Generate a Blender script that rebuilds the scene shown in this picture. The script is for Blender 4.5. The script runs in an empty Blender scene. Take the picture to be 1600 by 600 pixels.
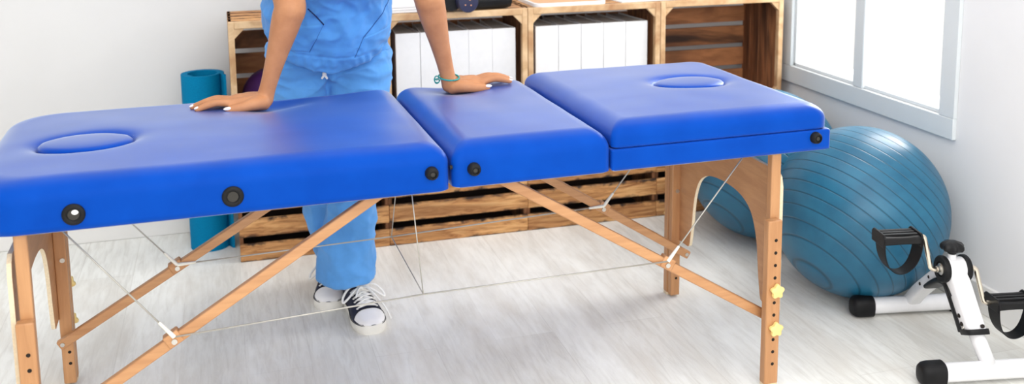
import bpy, bmesh, math, random
from math import sin, cos, pi, radians, sqrt
from mathutils import Vector, Matrix, noise
random.seed(4)
SC = bpy.context.scene
COL = SC.collection

# ------------------------------------------------------------------ helpers
class MB:
    def __init__(self): self.v = []; self.f = []
    def add(self, vs, fs):
        o = len(self.v); self.v += [Vector(p) for p in vs]; self.f += [[i + o for i in f] for f in fs]; return self
    def box(self, x0, x1, y0, y1, z0, z1, M=None):
        vs = [Vector((x, y, z)) for x in (x0, x1) for y in (y0, y1) for z in (z0, z1)]
        if M: vs = [M @ p for p in vs]
        return self.add(vs, [(0,1,3,2),(4,6,7,5),(0,4,5,1),(2,3,7,6),(0,2,6,4),(1,5,7,3)])
    def beam(self, a, b, w, h, up=(0,0,1), ext=0.0):
        a = Vector(a); b = Vector(b); d = (b - a).normalized(); s = d.cross(Vector(up)).normalized(); u = s.cross(d)
        a = a - d*ext; b = b + d*ext
        vs = [p + s*(w/2*i) + u*(h/2*j) for p in (a, b) for i in (-1, 1) for j in (-1, 1)]
        return self.add(vs, [(0,1,3,2),(4,6,7,5),(0,4,5,1),(2,3,7,6),(0,2,6,4),(1,5,7,3)])
    def rings(self, rings, cap0=True, cap1=True, closed=True):
        n = len(rings[0]); vs = [p for r in rings for p in r]; fs = []
        for i in range(len(rings) - 1):
            for j in range(n if closed else n - 1):
                k = (j + 1) % n
                fs.append((i*n + j, i*n + k, (i+1)*n + k, (i+1)*n + j))
        if cap0: fs.append(tuple(range(n))[::-1])
        if cap1: fs.append(tuple(range((len(rings)-1)*n, len(rings)*n)))
        return self.add(vs, fs)
    def cyl(self, a, b, r, r2=None, n=20):
        a = Vector(a); b = Vector(b); d = (b - a).normalized(); e = d.orthogonal().normalized(); g = d.cross(e)
        r2 = r if r2 is None else r2
        return self.rings([[p + e*(q*cos(t*2*pi/n)) + g*(q*sin(t*2*pi/n)) for t in range(n)] for p, q in ((a, r), (b, r2))])
    def lathe(self, o, axis, prof, n=24):
        d = Vector(axis).normalized(); e = d.orthogonal().normalized(); g = d.cross(e); o = Vector(o)
        return self.rings([[o + d*h + e*(max(r, 1e-5)*cos(t*2*pi/n)) + g*(max(r, 1e-5)*sin(t*2*pi/n)) for t in range(n)] for r, h in prof])
    def prism(self, poly, a, b):          # poly: list of 2D -> f(p, t) mapping through a, b callables
        n = len(poly); vs = [a(p) for p in poly] + [b(p) for p in poly]
        fs = [tuple(range(n))[::-1], tuple(range(n, 2*n))] + [(i, (i+1) % n, n + (i+1) % n, n + i) for i in range(n)]
        return self.add(vs, fs)
    def tube(self, pts, rad, n=10, caps=True, sq=1.0, up=None):
        """tube with parallel-transported frame; rad a number or list; sq flattens along the frame's second axis"""
        pts = [Vector(p) for p in pts]; m = len(pts)
        rad = [rad]*m if not isinstance(rad, (list, tuple)) else rad
        rs = []; e = None
        for i, p in enumerate(pts):
            d = (pts[min(i+1, m-1)] - pts[max(i-1, 0)]).normalized()
            if up is not None:
                e = d.cross(Vector(up)).normalized()
            elif e is None: e = d.orthogonal().normalized()
            else: e = (e - d*e.dot(d)).normalized()
            g = d.cross(e)
            rs.append([p + e*(rad[i]*cos(t*2*pi/n)) + g*(rad[i]*sq*sin(t*2*pi/n)) for t in range(n)])
        return self.rings(rs, caps, caps)
    def capsule(self, pts, rad, n=16, sq=1.0, up=None, sub=4):
        """rounded-end tapered tube along a smooth curve"""
        P, R = smooth(pts, rad, sub)
        d0 = (P[1] - P[0]).normalized(); d1 = (P[-1] - P[-2]).normalized()
        A = []; AR = []; k = 5
        for i in range(k):
            t = pi/2*(1 - i/k); A.append(P[0] - d0*(R[0]*sin(t))); AR.append(max(R[0]*cos(t), 1e-4))
        B = []; BR = []
        for i in range(1, k+1):
            t = pi/2*i/k; B.append(P[-1] + d1*(R[-1]*sin(t))); BR.append(max(R[-1]*cos(t), 1e-4))
        return self.tube(A + P + B, AR + R + BR, n, True, sq, up)
    def ell(self, c, r, M=None, nu=24, nv=14):
        c = Vector(c); rs = []
        for i in range(nv + 1):
            a = -pi/2 + pi*i/nv; q = max(cos(a), 1e-3)
            ring = [Vector((r[0]*q*cos(2*pi*j/nu), r[1]*q*sin(2*pi*j/nu), r[2]*sin(a))) for j in range(nu)]
            rs.append([c + (M @ p if M else p) for p in ring])
        return self.rings(rs)
    def build(self, name, mat=None, parent=None, smooth=False, bevel=0, seg=2, shade_angle=None, weld=0):
        me = bpy.data.meshes.new(name); me.from_pydata([tuple(p) for p in self.v], [], self.f)
        bm = bmesh.new(); bm.from_mesh(me)
        if weld: bmesh.ops.remove_doubles(bm, verts=bm.verts, dist=weld)
        bmesh.ops.recalc_face_normals(bm, faces=bm.faces); bm.to_mesh(me); bm.free()
        o = bpy.data.objects.new(name, me); COL.objects.link(o)
        if mat: me.materials.append(mat)
        if parent: o.parent = parent
        if smooth:
            me.shade_smooth()
            if shade_angle: me.set_sharp_from_angle(angle=radians(shade_angle))
        if bevel:
            b = o.modifiers.new('bevel', 'BEVEL'); b.width = bevel; b.segments = seg; b.limit_method = 'ANGLE'; b.angle_limit = radians(40)
            me.shade_smooth(); me.set_sharp_from_angle(angle=radians(40)); b.harden_normals = False
        return o

def smooth(pts, rad, sub=4):
    pts = [Vector(p) for p in pts]; n = len(pts)
    rad = [rad]*n if not isinstance(rad, (list, tuple)) else rad
    if n < 3 or sub <= 1: return pts, list(rad)
    P = []; R = []
    for i in range(n - 1):
        p0, p1, p2, p3 = pts[max(i-1,0)], pts[i], pts[i+1], pts[min(i+2,n-1)]
        r0, r1, r2, r3 = rad[max(i-1,0)], rad[i], rad[i+1], rad[min(i+2,n-1)]
        for k in range(sub):
            t = k/sub; t2 = t*t; t3 = t2*t
            c = (-.5*t3+t2-.5*t, 1.5*t3-2.5*t2+1, -1.5*t3+2*t2+.5*t, .5*t3-.5*t2)
            P.append(p0*c[0]+p1*c[1]+p2*c[2]+p3*c[3]); R.append(max(r0*c[0]+r1*c[1]+r2*c[2]+r3*c[3], 1e-4))
    P.append(pts[-1]); R.append(rad[-1]); return P, R

def thing(name, label, cat, loc=(0,0,0), rotz=0, group=None):
    o = bpy.data.objects.new(name, None); COL.objects.link(o); o.empty_display_size = .05
    o.location = loc; o.rotation_euler = (0,0,rotz); return tag(o, label, cat, group)
def tag(o, label, cat, group=None):
    o['label'] = label; o['category'] = cat
    if group: o['group'] = group
    return o
def struct(o): o['kind'] = 'structure'; return o
def copy_tree(o, parent=None):
    c = o.copy(); COL.objects.link(c)
    if parent: c.parent = parent
    for ch in list(o.children): copy_tree(ch, c)
    return c
def remesh(mb, voxel, smooth_it=4, fac=.5):
    """fuse overlapping closed shapes into one continuous surface; returns an MB"""
    o = mb.build('tmp'); md = o.modifiers.new('r', 'REMESH'); md.mode = 'VOXEL'; md.voxel_size = voxel
    if smooth_it:
        s = o.modifiers.new('s', 'SMOOTH'); s.factor = fac; s.iterations = smooth_it
    dg = bpy.context.evaluated_depsgraph_get(); me = bpy.data.meshes.new_from_object(o.evaluated_get(dg))
    r = MB(); r.v = [v.co.copy() for v in me.vertices]; r.f = [list(p.vertices) for p in me.polygons]
    nr = [v.normal.copy() for v in me.vertices]
    bpy.data.objects.remove(o); bpy.data.meshes.remove(me)
    return r, nr
def sstep(a, b, x):
    t = min(1, max(0, (x - a)/(b - a))); return t*t*(3 - 2*t)

# ------------------------------------------------------------------ materials
class NT:
    def __init__(self, name):
        self.m = bpy.data.materials.new(name); self.m.use_nodes = True; self.t = self.m.node_tree; self.n = self.t.nodes
        self.p = self.n['Principled BSDF']
    def new(self, ty, **kw):
        n = self.n.new(ty)
        for k, v in kw.items():
            if hasattr(n, k) and not isinstance(v, bpy.types.NodeSocket): setattr(n, k, v)
        return n
    def link(self, a, b): self.t.links.new(a, b)
    def coords(self, scale=(1,1,1), rot=(0,0,0), kind='Object', loc=(0,0,0), perobj=False):
        c = self.n.new('ShaderNodeTexCoord'); m = self.n.new('ShaderNodeMapping')
        m.inputs['Scale'].default_value = scale; m.inputs['Rotation'].default_value = rot; m.inputs['Location'].default_value = loc
        out = c.outputs[kind]
        if perobj:
            oi = self.n.new('ShaderNodeObjectInfo'); mu = self.n.new('ShaderNodeVectorMath'); mu.operation = 'SCALE'
            cb = self.n.new('ShaderNodeCombineXYZ')
            for i in range(3): self.link(oi.outputs['Random'], cb.inputs[i])
            mu.inputs['Scale'].default_value = 13.7; self.link(cb.outputs[0], mu.inputs[0])
            ad = self.n.new('ShaderNodeVectorMath'); ad.operation = 'ADD'; self.link(out, ad.inputs[0]); self.link(mu.outputs[0], ad.inputs[1]); out = ad.outputs[0]
        self.link(out, m.inputs['Vector']); return m.outputs[0]
    def noise(self, vec, scale, detail=4, rough=.55, dist=0):
        n = self.n.new('ShaderNodeTexNoise'); n.inputs['Scale'].default_value = scale; n.inputs['Detail'].default_value = detail
        n.inputs['Roughness'].default_value = rough; n.inputs['Distortion'].default_value = dist; self.link(vec, n.inputs['Vector']); return n.outputs['Fac']
    def ramp(self, fac, stops):
        r = self.n.new('ShaderNodeValToRGB'); e = r.color_ramp.elements
        while len(e) < len(stops): e.new(.5)
        for el, (p, c) in zip(e, stops): el.position = p; el.color = (*c, 1)
        self.link(fac, r.inputs['Fac']); return r.outputs['Color']
    def mix(self, fac, a, b, mode='MIX'):
        m = self.n.new('ShaderNodeMix'); m.data_type = 'RGBA'; m.blend_type = mode
        for s, v in ((m.inputs[0], fac), (m.inputs[6], a), (m.inputs[7], b)):
            if isinstance(v, bpy.types.NodeSocket): self.link(v, s)
            elif isinstance(v, (int, float)): s.default_value = v
            else: s.default_value = (*v, 1)
        return m.outputs[2]
    def bump(self, h, strength=.2, dist=.002):
        b = self.n.new('ShaderNodeBump'); b.inputs['Strength'].default_value = strength; b.inputs['Distance'].default_value = dist
        self.link(h, b.inputs['Height']); self.link(b.outputs[0], self.p.inputs['Normal'])
    def set(self, color=None, rough=None, metal=None, spec=None, coat=None, sheen=None, sss=None):
        def s(k, v):
            if v is None: return
            if isinstance(v, bpy.types.NodeSocket): self.link(v, self.p.inputs[k])
            else: self.p.inputs[k].default_value = (*v, 1) if isinstance(v, (tuple, list)) and len(v) == 3 else v
        s('Base Color', color); s('Roughness', rough); s('Metallic', metal); s('Specular IOR Level', spec); s('Coat Weight', coat); s('Sheen Weight', sheen)
        if sss: s('Subsurface Weight', sss); self.p.inputs['Subsurface Radius'].default_value = (.012,.005,.003)
        return self

def plain(name, col, rough=.5, metal=0, var=.08, scale=40, spec=None, bump=0):
    m = NT(name); v = m.coords(); f = m.noise(v, scale, 3)
    c2 = tuple(max(0, c*(1 - var)) for c in col); c1 = tuple(min(1, c*(1 + var)) for c in col)
    m.set(m.ramp(f, [(.3, c2), (.7, c1)]), rough, metal, spec)
    if bump: m.bump(f, bump, .001)
    return m.m
def wood(name, light, dark, scale=(1,1,1), grain=30, perobj=True, rough=.45, burnt=None, bump=.1):
    """straight grain running along the axis with the smallest scale"""
    m = NT(name); v = m.coords(scale, perobj=perobj)
    a = m.noise(v, grain, 6, .6, .6); b = m.noise(v, grain*.22, 3, .5, 1.2)
    c = m.ramp(a, [(.35, dark), (.62, light)])
    c = m.mix(.45, c, m.ramp(b, [(.35, dark), (.65, light)]))
    if burnt:
        k = m.noise(v, grain*.12, 4, .65, 1.5)
        mk = m.ramp(k, [(.50, (0,0,0)), (.68, (1,1,1))]); c = m.mix(mk, c, burnt)
    m.set(c, rough); m.bump(a, bump, .001); return m.m

M = {}
def make_materials():
    # blue vinyl
    m = NT('blue_vinyl'); v = m.coords(); n = m.noise(v, 900, 2); n2 = m.noise(v, 9, 3)
    m.set(m.ramp(n2, [(.3, (.0006,.052,.36)), (.7, (.0010,.064,.42))]), .5, 0, .06); m.bump(n, .06, .0006)
    lw = m.new('ShaderNodeLayerWeight'); lw.inputs['Blend'].default_value = .5
    pw = m.new('ShaderNodeMath'); pw.operation = 'POWER'; pw.inputs[1].default_value = 3.45; m.link(lw.outputs['Facing'], pw.inputs[0])
    gl = m.new('ShaderNodeBsdfGlossy'); gl.inputs['Roughness'].default_value = .36; gl.inputs['Color'].default_value = (.72,.80,.97,1)
    mx = m.new('ShaderNodeMixShader'); m.link(pw.outputs[0], mx.inputs[0]); m.link(m.p.outputs[0], mx.inputs[1]); m.link(gl.outputs[0], mx.inputs[2])
    m.link(mx.outputs[0], m.n['Material Output'].inputs[0]); M['vinyl'] = m.m
    M['beech_x'] = wood('beech_brace', (.61,.32,.145), (.46,.215,.09), (.25,3,3), 22)
    M['beech_z'] = wood('beech_leg', (.59,.305,.135), (.44,.205,.083), (3,3,.25), 22)
    M['ply'] = wood('plywood_panel', (.63,.325,.145), (.49,.23,.096), (3,.4,3.), 20)
    M['ply_edge'] = plain('pale_plywood_edge', (.80,.66,.46), .6, scale=200)
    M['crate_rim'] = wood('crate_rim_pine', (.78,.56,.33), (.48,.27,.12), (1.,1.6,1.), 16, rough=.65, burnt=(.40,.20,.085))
    def slat(name, pitch, hgt, axis, off=0):
        m = NT(name); v = m.coords((.5,2.,5), perobj=True); vo = m.coords()
        a = m.noise(v, 12, 7, .65, 1.2); b = m.noise(v, 3, 3, .5, 1.2)
        c = m.ramp(a, [(.36, (.28,.105,.03)), (.52, (.64,.32,.115)), (.66, (.78,.45,.19))])
        c = m.mix(m.ramp(b, [(.40, (0,0,0)), (.66, (.7,)*3)]), c, (.24,.095,.03))
        sp = m.new('ShaderNodeSeparateXYZ'); m.link(vo, sp.inputs[0])
        def mt(op, x, y): 
            q = m.new('ShaderNodeMath'); q.operation = op
            for k, z in ((0, x), (1, y)):
                if isinstance(z, (int, float)): q.inputs[k].default_value = z
                else: m.link(z, q.inputs[k])
            return q.outputs[0]
        fr = mt('FRACT', mt('DIVIDE', mt('SUBTRACT', sp.outputs[axis], off), pitch), 0)
        e = mt('ABSOLUTE', mt('SUBTRACT', mt('DIVIDE', fr, hgt/pitch), .5), 0)      # 0 middle .. .5 slat edge
        nn = m.noise(m.coords((1,1,1), perobj=True), 16, 4, .6, .8)
        e = mt('ADD', e, mt('MULTIPLY', mt('SUBTRACT', nn, .55), .75))
        c = m.mix(m.ramp(e, [(.36, (0,0,0)), (.52, (1,1,1))]), c, (.028,.012,.006))
        m.set(c, .7); m.bump(a, .3, .001); return m.m
    M['crate_slat'] = slat('burnt_crate_slats', .0842, .0605, 2)
    M['crate_top'] = slat('burnt_shaded_top_slats', .066, .056, 1, .027)  # burnt edges also stand in for the shade in the gaps between slats
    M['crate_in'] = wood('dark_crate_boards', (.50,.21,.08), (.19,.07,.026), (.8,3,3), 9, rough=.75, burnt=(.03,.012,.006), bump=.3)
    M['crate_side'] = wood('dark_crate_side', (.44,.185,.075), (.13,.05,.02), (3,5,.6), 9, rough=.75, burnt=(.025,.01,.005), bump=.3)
    M['crate_dark'] = plain('crate_inside_shade', (.022,.011,.007), .9)  # shade inside the closed crates, painted as a near-black colour
    M['black_rubber'] = plain('black_rubber', (.008,.008,.009), .5, var=.15, spec=.2)
    M['black_plastic'] = plain('black_plastic', (.008,.008,.009), .42, var=.2, spec=.25)
    M['hole'] = plain('dark_hole', (.012,.007,.004), .9)
    M['steel'] = plain('steel', (.62,.60,.56), .32, 1)
    M['dull_metal'] = plain('dull_dark_metal', (.04,.037,.032), .5, spec=.25)
    M['crank_steel'] = plain('chromed_crank', (.80,.72,.60), .22, 1)
    M['cable'] = plain('steel_cable', (.50,.48,.43), .5, .5)
    M['cable_sleeve'] = plain('cream_sleeve', (.85,.82,.72), .5)
    M['knob_yellow'] = plain('yellow_plastic', (.93,.70,.26), .4, var=.03)
    M['white_paint'] = plain('white_enamel', (.84,.84,.86), .25, var=.02)
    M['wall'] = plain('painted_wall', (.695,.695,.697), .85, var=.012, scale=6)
    M['wall_lit'] = plain('wall_paint_lit', (.80,.80,.81), .85, var=.012, scale=6)  # same paint as the other walls, extra light put into its colour
    M['ceiling'] = plain('ceiling_paint', (.9,.9,.9), .9, var=.01, scale=6)
    M['trim'] = plain('white_trim', (.82,.81,.79), .5, var=.015, scale=10)
    M['frame'] = plain('window_frame_paint', (.68,.72,.74), .45, var=.015, scale=10)
    M['binder'] = plain('white_binder_board', (.79,.79,.80), .55, var=.02)
    M['binder_in'] = plain('grey_binder_lining', (.55,.53,.51), .8, var=.15)
    M['paper'] = plain('white_paper', (.86,.86,.87), .6, var=.02)
    M['tray_wood'] = wood('tray_wood', (.74,.42,.20), (.55,.27,.11), (.4,3,3), 18, False)
    M['purple'] = plain('purple_rubber', (.055,.014,.10), .38, var=.1)
    M['screen'] = plain('navy_display', (.02,.022,.06), .3)
    M['led'] = plain('amber_dot', (.75,.35,.18), .5)
    # yoga mat
    m = NT('blue_mat'); v = m.coords(); n = m.noise(v, 260, 3)
    m.set(m.ramp(n, [(.3, (.0,.175,.37)), (.7, (.0,.215,.43))]), .8, 0, .1); m.bump(n, .2, .001); M['mat'] = m.m
    M['mat_in'] = plain('blue_mat_shade', (.0,.10,.24), .8)
    # skin
    m = NT('skin'); v = m.coords(); n = m.noise(v, 25, 4); n2 = m.noise(v, 320, 3)
    m.set(m.ramp(n, [(.3, (.43,.185,.082)), (.7, (.53,.245,.115))]), .5, 0, .35, sss=.05); m.bump(n2, .12, .0008); M['skin'] = m.m
    M['nail'] = plain('white_nail_polish', (.88,.84,.82), .2, var=.02)
    M['hair'] = wood('dark_hair', (.035,.018,.01), (.012,.006,.004), (4,4,.4), 60, False)
    M['eye'] = plain('eye_white', (.8,.78,.75), .2); M['lip'] = plain('lip', (.42,.13,.10), .45)
    # scrubs
    for key, c in (('scrub', (.085,.295,.69)), ('scrub_pants', (.105,.335,.74))):
        m = NT(key + '_cotton'); v = m.coords(); n = m.noise(v, 700, 2); n2 = m.noise(v, 9, 5, .6, .5)
        d = tuple(x*.84 for x in c); l = tuple(min(1, x*1.12) for x in c)
        m.set(m.ramp(n2, [(.3, d), (.7, l)]), .85, 0, .2, sheen=.15); m.bump(n, .12, .0005); M[key] = m.m
    M['pocket_dark'] = plain('pocket_opening', (.006,.02,.10), .9)
    M['scrub_seam'] = plain('scrub_seam', (.02,.09,.30), .9)
    M['navy'] = plain('navy_canvas', (.010,.014,.040), .8, var=.25, scale=300)
    M['rubber_white'] = plain('white_rubber', (.82,.80,.74), .5, var=.03)
    M['toe_white'] = plain('toe_cap_rubber', (.85,.84,.84), .4, var=.02)
    M['lace'] = plain('white_lace', (.86,.85,.82), .8, var=.05, scale=300)
    M['teal'] = plain('teal_cord', (.01,.28,.27), .6, var=.3, scale=400)
    # exercise ball: fine raised rings
    m = NT('teal_ball_vinyl'); v = m.coords(); n = m.noise(v, 14, 4)
    w = m.new('ShaderNodeTexWave'); w.wave_type = 'BANDS'; w.bands_direction = 'Z'; w.wave_profile = 'SIN'
    w.inputs['Scale'].default_value = 10.2; w.inputs['Distortion'].default_value = 0; m.link(v, w.inputs['Vector'])
    base = m.ramp(n, [(.3, (.007,.100,.190)), (.7, (.015,.145,.255))])
    line = m.ramp(w.outputs['Fac'], [(.0, (1,1,1)), (.035, (0,0,0))])
    m.set(m.mix(line, base, (.004,.06,.11)), m.ramp(n, [(.3, (.34,)*3), (.7, (.44,)*3)]), 0, .5)
    m.bump(m.ramp(w.outputs['Fac'], [(.0, (0,0,0)), (.07, (1,1,1))]), .5, .003); M['ball'] = m.m
    # glass
    m = NT('window_glass'); g = m.n.new('ShaderNodeBsdfGlass'); g.inputs['IOR'].default_value = 1.01; g.inputs['Roughness'].default_value = 0
    tr = m.n.new('ShaderNodeBsdfTransparent'); mx = m.n.new('ShaderNodeMixShader'); mx.inputs[0].default_value = .04
    gl = m.n.new('ShaderNodeBsdfGlossy'); gl.inputs['Roughness'].default_value = .02
    m.link(tr.outputs[0], mx.inputs[1]); m.link(gl.outputs[0], mx.inputs[2]); m.link(mx.outputs[0], m.n['Material Output'].inputs[0]); M['glass'] = m.m
    # floor
    m = NT('white_washed_planks'); v = m.coords(rot=(0,0,pi/2))
    br = m.new('ShaderNodeTexBrick'); br.offset = .37; br.inputs['Scale'].default_value = 1; br.inputs['Brick Width'].default_value = 1.25; br.inputs['Row Height'].default_value = .165
    br.inputs['Mortar Size'].default_value = .0012; br.inputs['Mortar Smooth'].default_value = .2; br.inputs['Bias'].default_value = 0
    br.inputs['Color1'].default_value = (.70,.685,.66,1); br.inputs['Color2'].default_value = (.80,.795,.78,1); br.inputs['Mortar'].default_value = (.64,.625,.60,1)
    m.link(v, br.inputs['Vector'])
    v2 = m.coords((7,.75,1)); g1 = m.noise(v2, 9, 8, .65, .8); v3 = m.coords((2.2,.55,1), loc=(3,1,0)); g2 = m.noise(v3, 3.2, 6, .6, .6)
    c = m.mix(.55, br.outputs['Color'], m.ramp(g1, [(.34, (.60,.575,.545)), (.56, (.86,.855,.845))]), 'MULTIPLY')
    c = m.mix(m.ramp(g2, [(.46, (0,0,0)), (.66, (.62,)*3)]), c, (.57,.53,.485))
    c = m.mix(m.ramp(m.noise(v3, 2.1, 6, .65), [(.48, (0,0,0)), (.66, (.55,)*3)]), c, (.86,.86,.85))
    hs = m.n.new('ShaderNodeHueSaturation'); hs.inputs['Value'].default_value = 1.28; hs.inputs['Saturation'].default_value = .9; c = m.mix(1, c, (.968,.985,.965), 'MULTIPLY'); m.link(c, hs.inputs['Color'])
    m.set(hs.outputs[0], .42, 0, .35); m.bump(g1, .06, .001); M['floor'] = m.m
make_materials()

# ------------------------------------------------------------------ the room
WX = 2.045; WY = .36; CH = 2.75; X0 = -2.6; Y0 = -4.6
struct(MB().box(X0, WX+.15, Y0, WY+.15, -.1, 0).build('floor', M['floor']))
struct(MB().box(X0-.15, WX+.15, WY, WY+.15, 0, CH).build('wall_back', M['wall']))
yw0, yw1, zw0, zw1 = -.822, -.002, .535, 1.80           # window opening in the right wall
w = MB(); T = .16
w.box(WX, WX+T, Y0, yw0, 0, CH); w.box(WX, WX+T, yw1, WY, 0, CH); w.box(WX, WX+T, yw0, yw1, 0, zw0); w.box(WX, WX+T, yw0, yw1, zw1, CH)
struct(w.build('wall_right', M['wall_lit']))
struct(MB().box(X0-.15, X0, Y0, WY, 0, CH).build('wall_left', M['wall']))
struct(MB().box(X0-.15, WX+T, Y0, WY+.15, CH, CH+.1).build('ceiling', M['ceiling']))
struct(MB().box(X0, WX, WY-.012, WY, 0, .085).build('baseboard_back', M['trim'], bevel=.003))
struct(MB().box(WX-.012, WX, Y0, WY-.012, 0, .085).build('baseboard_right', M['trim'], bevel=.003))
f = MB(); a = .064; x0, x1 = WX-.014, WX
f.box(x0, x1, yw0-a, yw1+a, zw0-a, zw0); f.box(x0, x1, yw0-a, yw1+a, zw1, zw1+a)
f.box(x0, x1, yw0-a, yw0, zw0, zw1); f.box(x0, x1, yw1, yw1+a, zw0, zw1)
win = struct(f.build('window_1', M['frame'], bevel=.002))
s = MB(); x0, x1 = WX-.012, WX+.05; b = .012
s.box(x0+.012, x1, yw0, yw1, zw0, zw0+b); s.box(x0+.012, x1, yw0, yw1, zw1-b, zw1)
s.box(x0+.012, x1, yw0, yw0+b*.4, zw0, zw1); s.box(x0+.012, x1, yw1-b, yw1, zw0, zw1)
s.build('sash', M['frame'], win, bevel=.002)
MB().box(WX-.012, WX+.05, -.440, -.388, zw0, zw1).build('mullion', M['frame'], win, bevel=.004)
for ya, yb in ((yw0+.005, -.44), (-.388, yw1-.012)):
    MB().box(WX+.030, WX+.034, ya, yb, zw0+b, zw1-b).build('pane', M['glass'], win)

# ------------------------------------------------------------------ massage table
YAW = radians(1.2); TA = (.4416, -1.256, 0); TW = .65; ZB = .592; ZT = .695
table = thing('massage_table', 'blue vinyl folding massage table on wooden legs, standing in the middle of the room', 'massage table', TA, YAW)

def padmesh(x0, x1, z0, zt, rc, er, eh, fn=None, y0=0, y1=TW, nc=10, nr=74):
    """upholstered slab: corner radii rc=(x0y0,x1y0,x1y1,x0y1), rounded top edge er wide and eh high, crown/dents through fn(x,y,d)"""
    out = []
    def seg(a, b, n):
        for i in range(n): out.append(Vector((a[0]+(b[0]-a[0])*i/n, a[1]+(b[1]-a[1])*i/n)))
    cs = [(x0, y0, rc[0], pi), (x1, y0, rc[1], 1.5*pi), (x1, y1, rc[2], 0), (x0, y1, rc[3], .5*pi)]
    cen = [(x0+rc[0], y0+rc[0]), (x1-rc[1], y0+rc[1]), (x1-rc[2], y1-rc[2]), (x0+rc[3], y1-rc[3])]
    for k in range(4):
        c = cen[k]; r = cs[k][2]; t0 = cs[k][3]
        arc = [(c[0]+r*cos(t0+pi/2*i/nc), c[1]+r*sin(t0+pi/2*i/nc)) for i in range(nc+1)]
        for p in arc[:-1]: out.append(Vector(p))
        k2 = (k+1) % 4; t1 = cs[k2][3]; r2 = cs[k2][2]; c2 = cen[k2]
        seg(arc[-1], (c2[0]+r2*cos(t1), c2[1]+r2*sin(t1)), int(max(4, (x1-x0 if k in (0,2) else y1-y0)/.0065)))
    yc = (y0+y1)/2; hw = min(x1-x0, y1-y0)/2
    def med(p):
        if x1-x0 > y1-y0: return Vector((min(max(p.x, x0+hw), x1-hw), yc))
        return Vector(((x0+x1)/2, min(max(p.y, y0+hw), y1-hw)))
    R = []
    ins = .006
    R.append([Vector((*(p+(med(p)-p)*(ins/hw)), z0)) for p in out])
    R.append([Vector((*p, z0+.004)) for p in out])
    zs = zt - eh
    for i in range(1, 6): R.append([Vector((*p, z0+.004+(zs-z0-.004)*i/5)) for p in out])
    for i in range(1, 9):
        t = pi/2*i/8; d = er*(1-cos(t))
        R.append([Vector((*(p+(med(p)-p)*(d/hw)), zs+eh*sin(t))) for p in out])
    for i in range(1, nr+1):
        d = er + (hw-er)*i/nr
        R.append([Vector((*(p+(med(p)-p)*(d/hw)), zt)) for p in out])
    if fn:
        for r in R[2:]:
            for q in r: q.z += fn(q.x, q.y)*sstep(z0, zt, q.z)
    return MB().rings(R, True, False)
def ell_d(x, y, cx, cy, a, b): return sqrt(((x-cx)/a)**2 + ((y-cy)/b)**2)
def dent(x, y, cx, cy, a, b, h): return -h*math.exp(-((x-cx)/a)**2 - ((y-cy)/b)**2)
PL = (-.748, .292, .102, .074); PR = (.743, .352, .102, .070)
def groove(x, y, P, depth=.022):
    e = ell_d(x, y, *P); k = min(P[2], P[3])
    d = (e-1)*k                                  # metres from the hole's rim
    if d < -.005: return -depth
    if d < .003: return -depth + (depth-.009)*sstep(-.005,.003,d)
    return -.0095*math.exp(-(d-.003)/.011)
def fn_left(x, y):
    z = .006*sstep(0,.3,x+.95)*sstep(0,.3,-.003-x)*sstep(0,.3,y)*sstep(0,.3,TW-y) - .006*sstep(-.55, -.3, x)*sstep(.3, .62, y)*sstep(-.05,-.2,x) + groove(x, y, PL)
    z += dent(x, y, -.355, .505, .05, .06, .010) + dent(x, y, -.30, .55, .06, .05, .012)
    z += .0012*noise.noise(Vector((x*9, y*9, 1)))
    return z
def fn_mid(x, y):
    z = .004*sstep(0,.18,x-.003)*sstep(0,.18,.37-x)*sstep(0,.2,y)*sstep(0,.2,TW-y)
    z += dent(x, y, .135, .56, .06, .07, .016) + dent(x, y, .19, .45, .05, .2, .006)
    z += .0012*noise.noise(Vector((x*9, y*9, 7)))
    return z
def fn_right(x, y):
    z = .005*sstep(0,.25,x-.373)*sstep(0,.25,.938-x)*sstep(0,.25,y)*sstep(0,.25,TW-y) + groove(x, y, PR)
    return z + .0012*noise.noise(Vector((x*9, y*9, 3)))
padL = padmesh(-.952, -.003, ZB-.004, ZT-.004, (.10,.020,.018,.11), .050, .042, fn_left).build('padded_section', M['vinyl'], table, True, shade_angle=60, weld=.0012)
padM = padmesh(.003, .370, ZB, ZT-.004, (.018,.018,.018,.018), .048, .045, fn_mid).build('padded_section', M['vinyl'], table, True, shade_angle=60, weld=.0012)
padR = padmesh(.373, .938, .646, ZT+.011, (.014,.03,.04,.014), .046, .036, fn_right).build('backrest_cushion', M['vinyl'], table, True, shade_angle=60, weld=.0012)
rail = padmesh(.3705, .942, ZB+.002, .646, (.006,.008,.012,.006), .006, .006, None, y0=-.002, y1=TW+.002, nr=3).build('backrest_rail', M['vinyl'], table, True, shade_angle=60, weld=.0012)
def plug(P, zt, par):
    rs = []; n = 64
    for s_, z in ((.93, zt-.03), (.955, zt-.012), (.95, zt-.006), (.90, zt-.0015), (.8, zt+.001), (.55, zt+.003), (.25, zt+.004), (.01, zt+.004)):
        rs.append([Vector((P[0]+P[2]*s_*cos(2*pi*i/n), P[1]+P[3]*s_*sin(2*pi*i/n), z)) for i in range(n)])
    return MB().rings(rs).build('oval_plug', M['vinyl'], par, True, shade_angle=70)
plug(PL, ZT-.002, padL); plug(PR, ZT+.012, padR)
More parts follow.
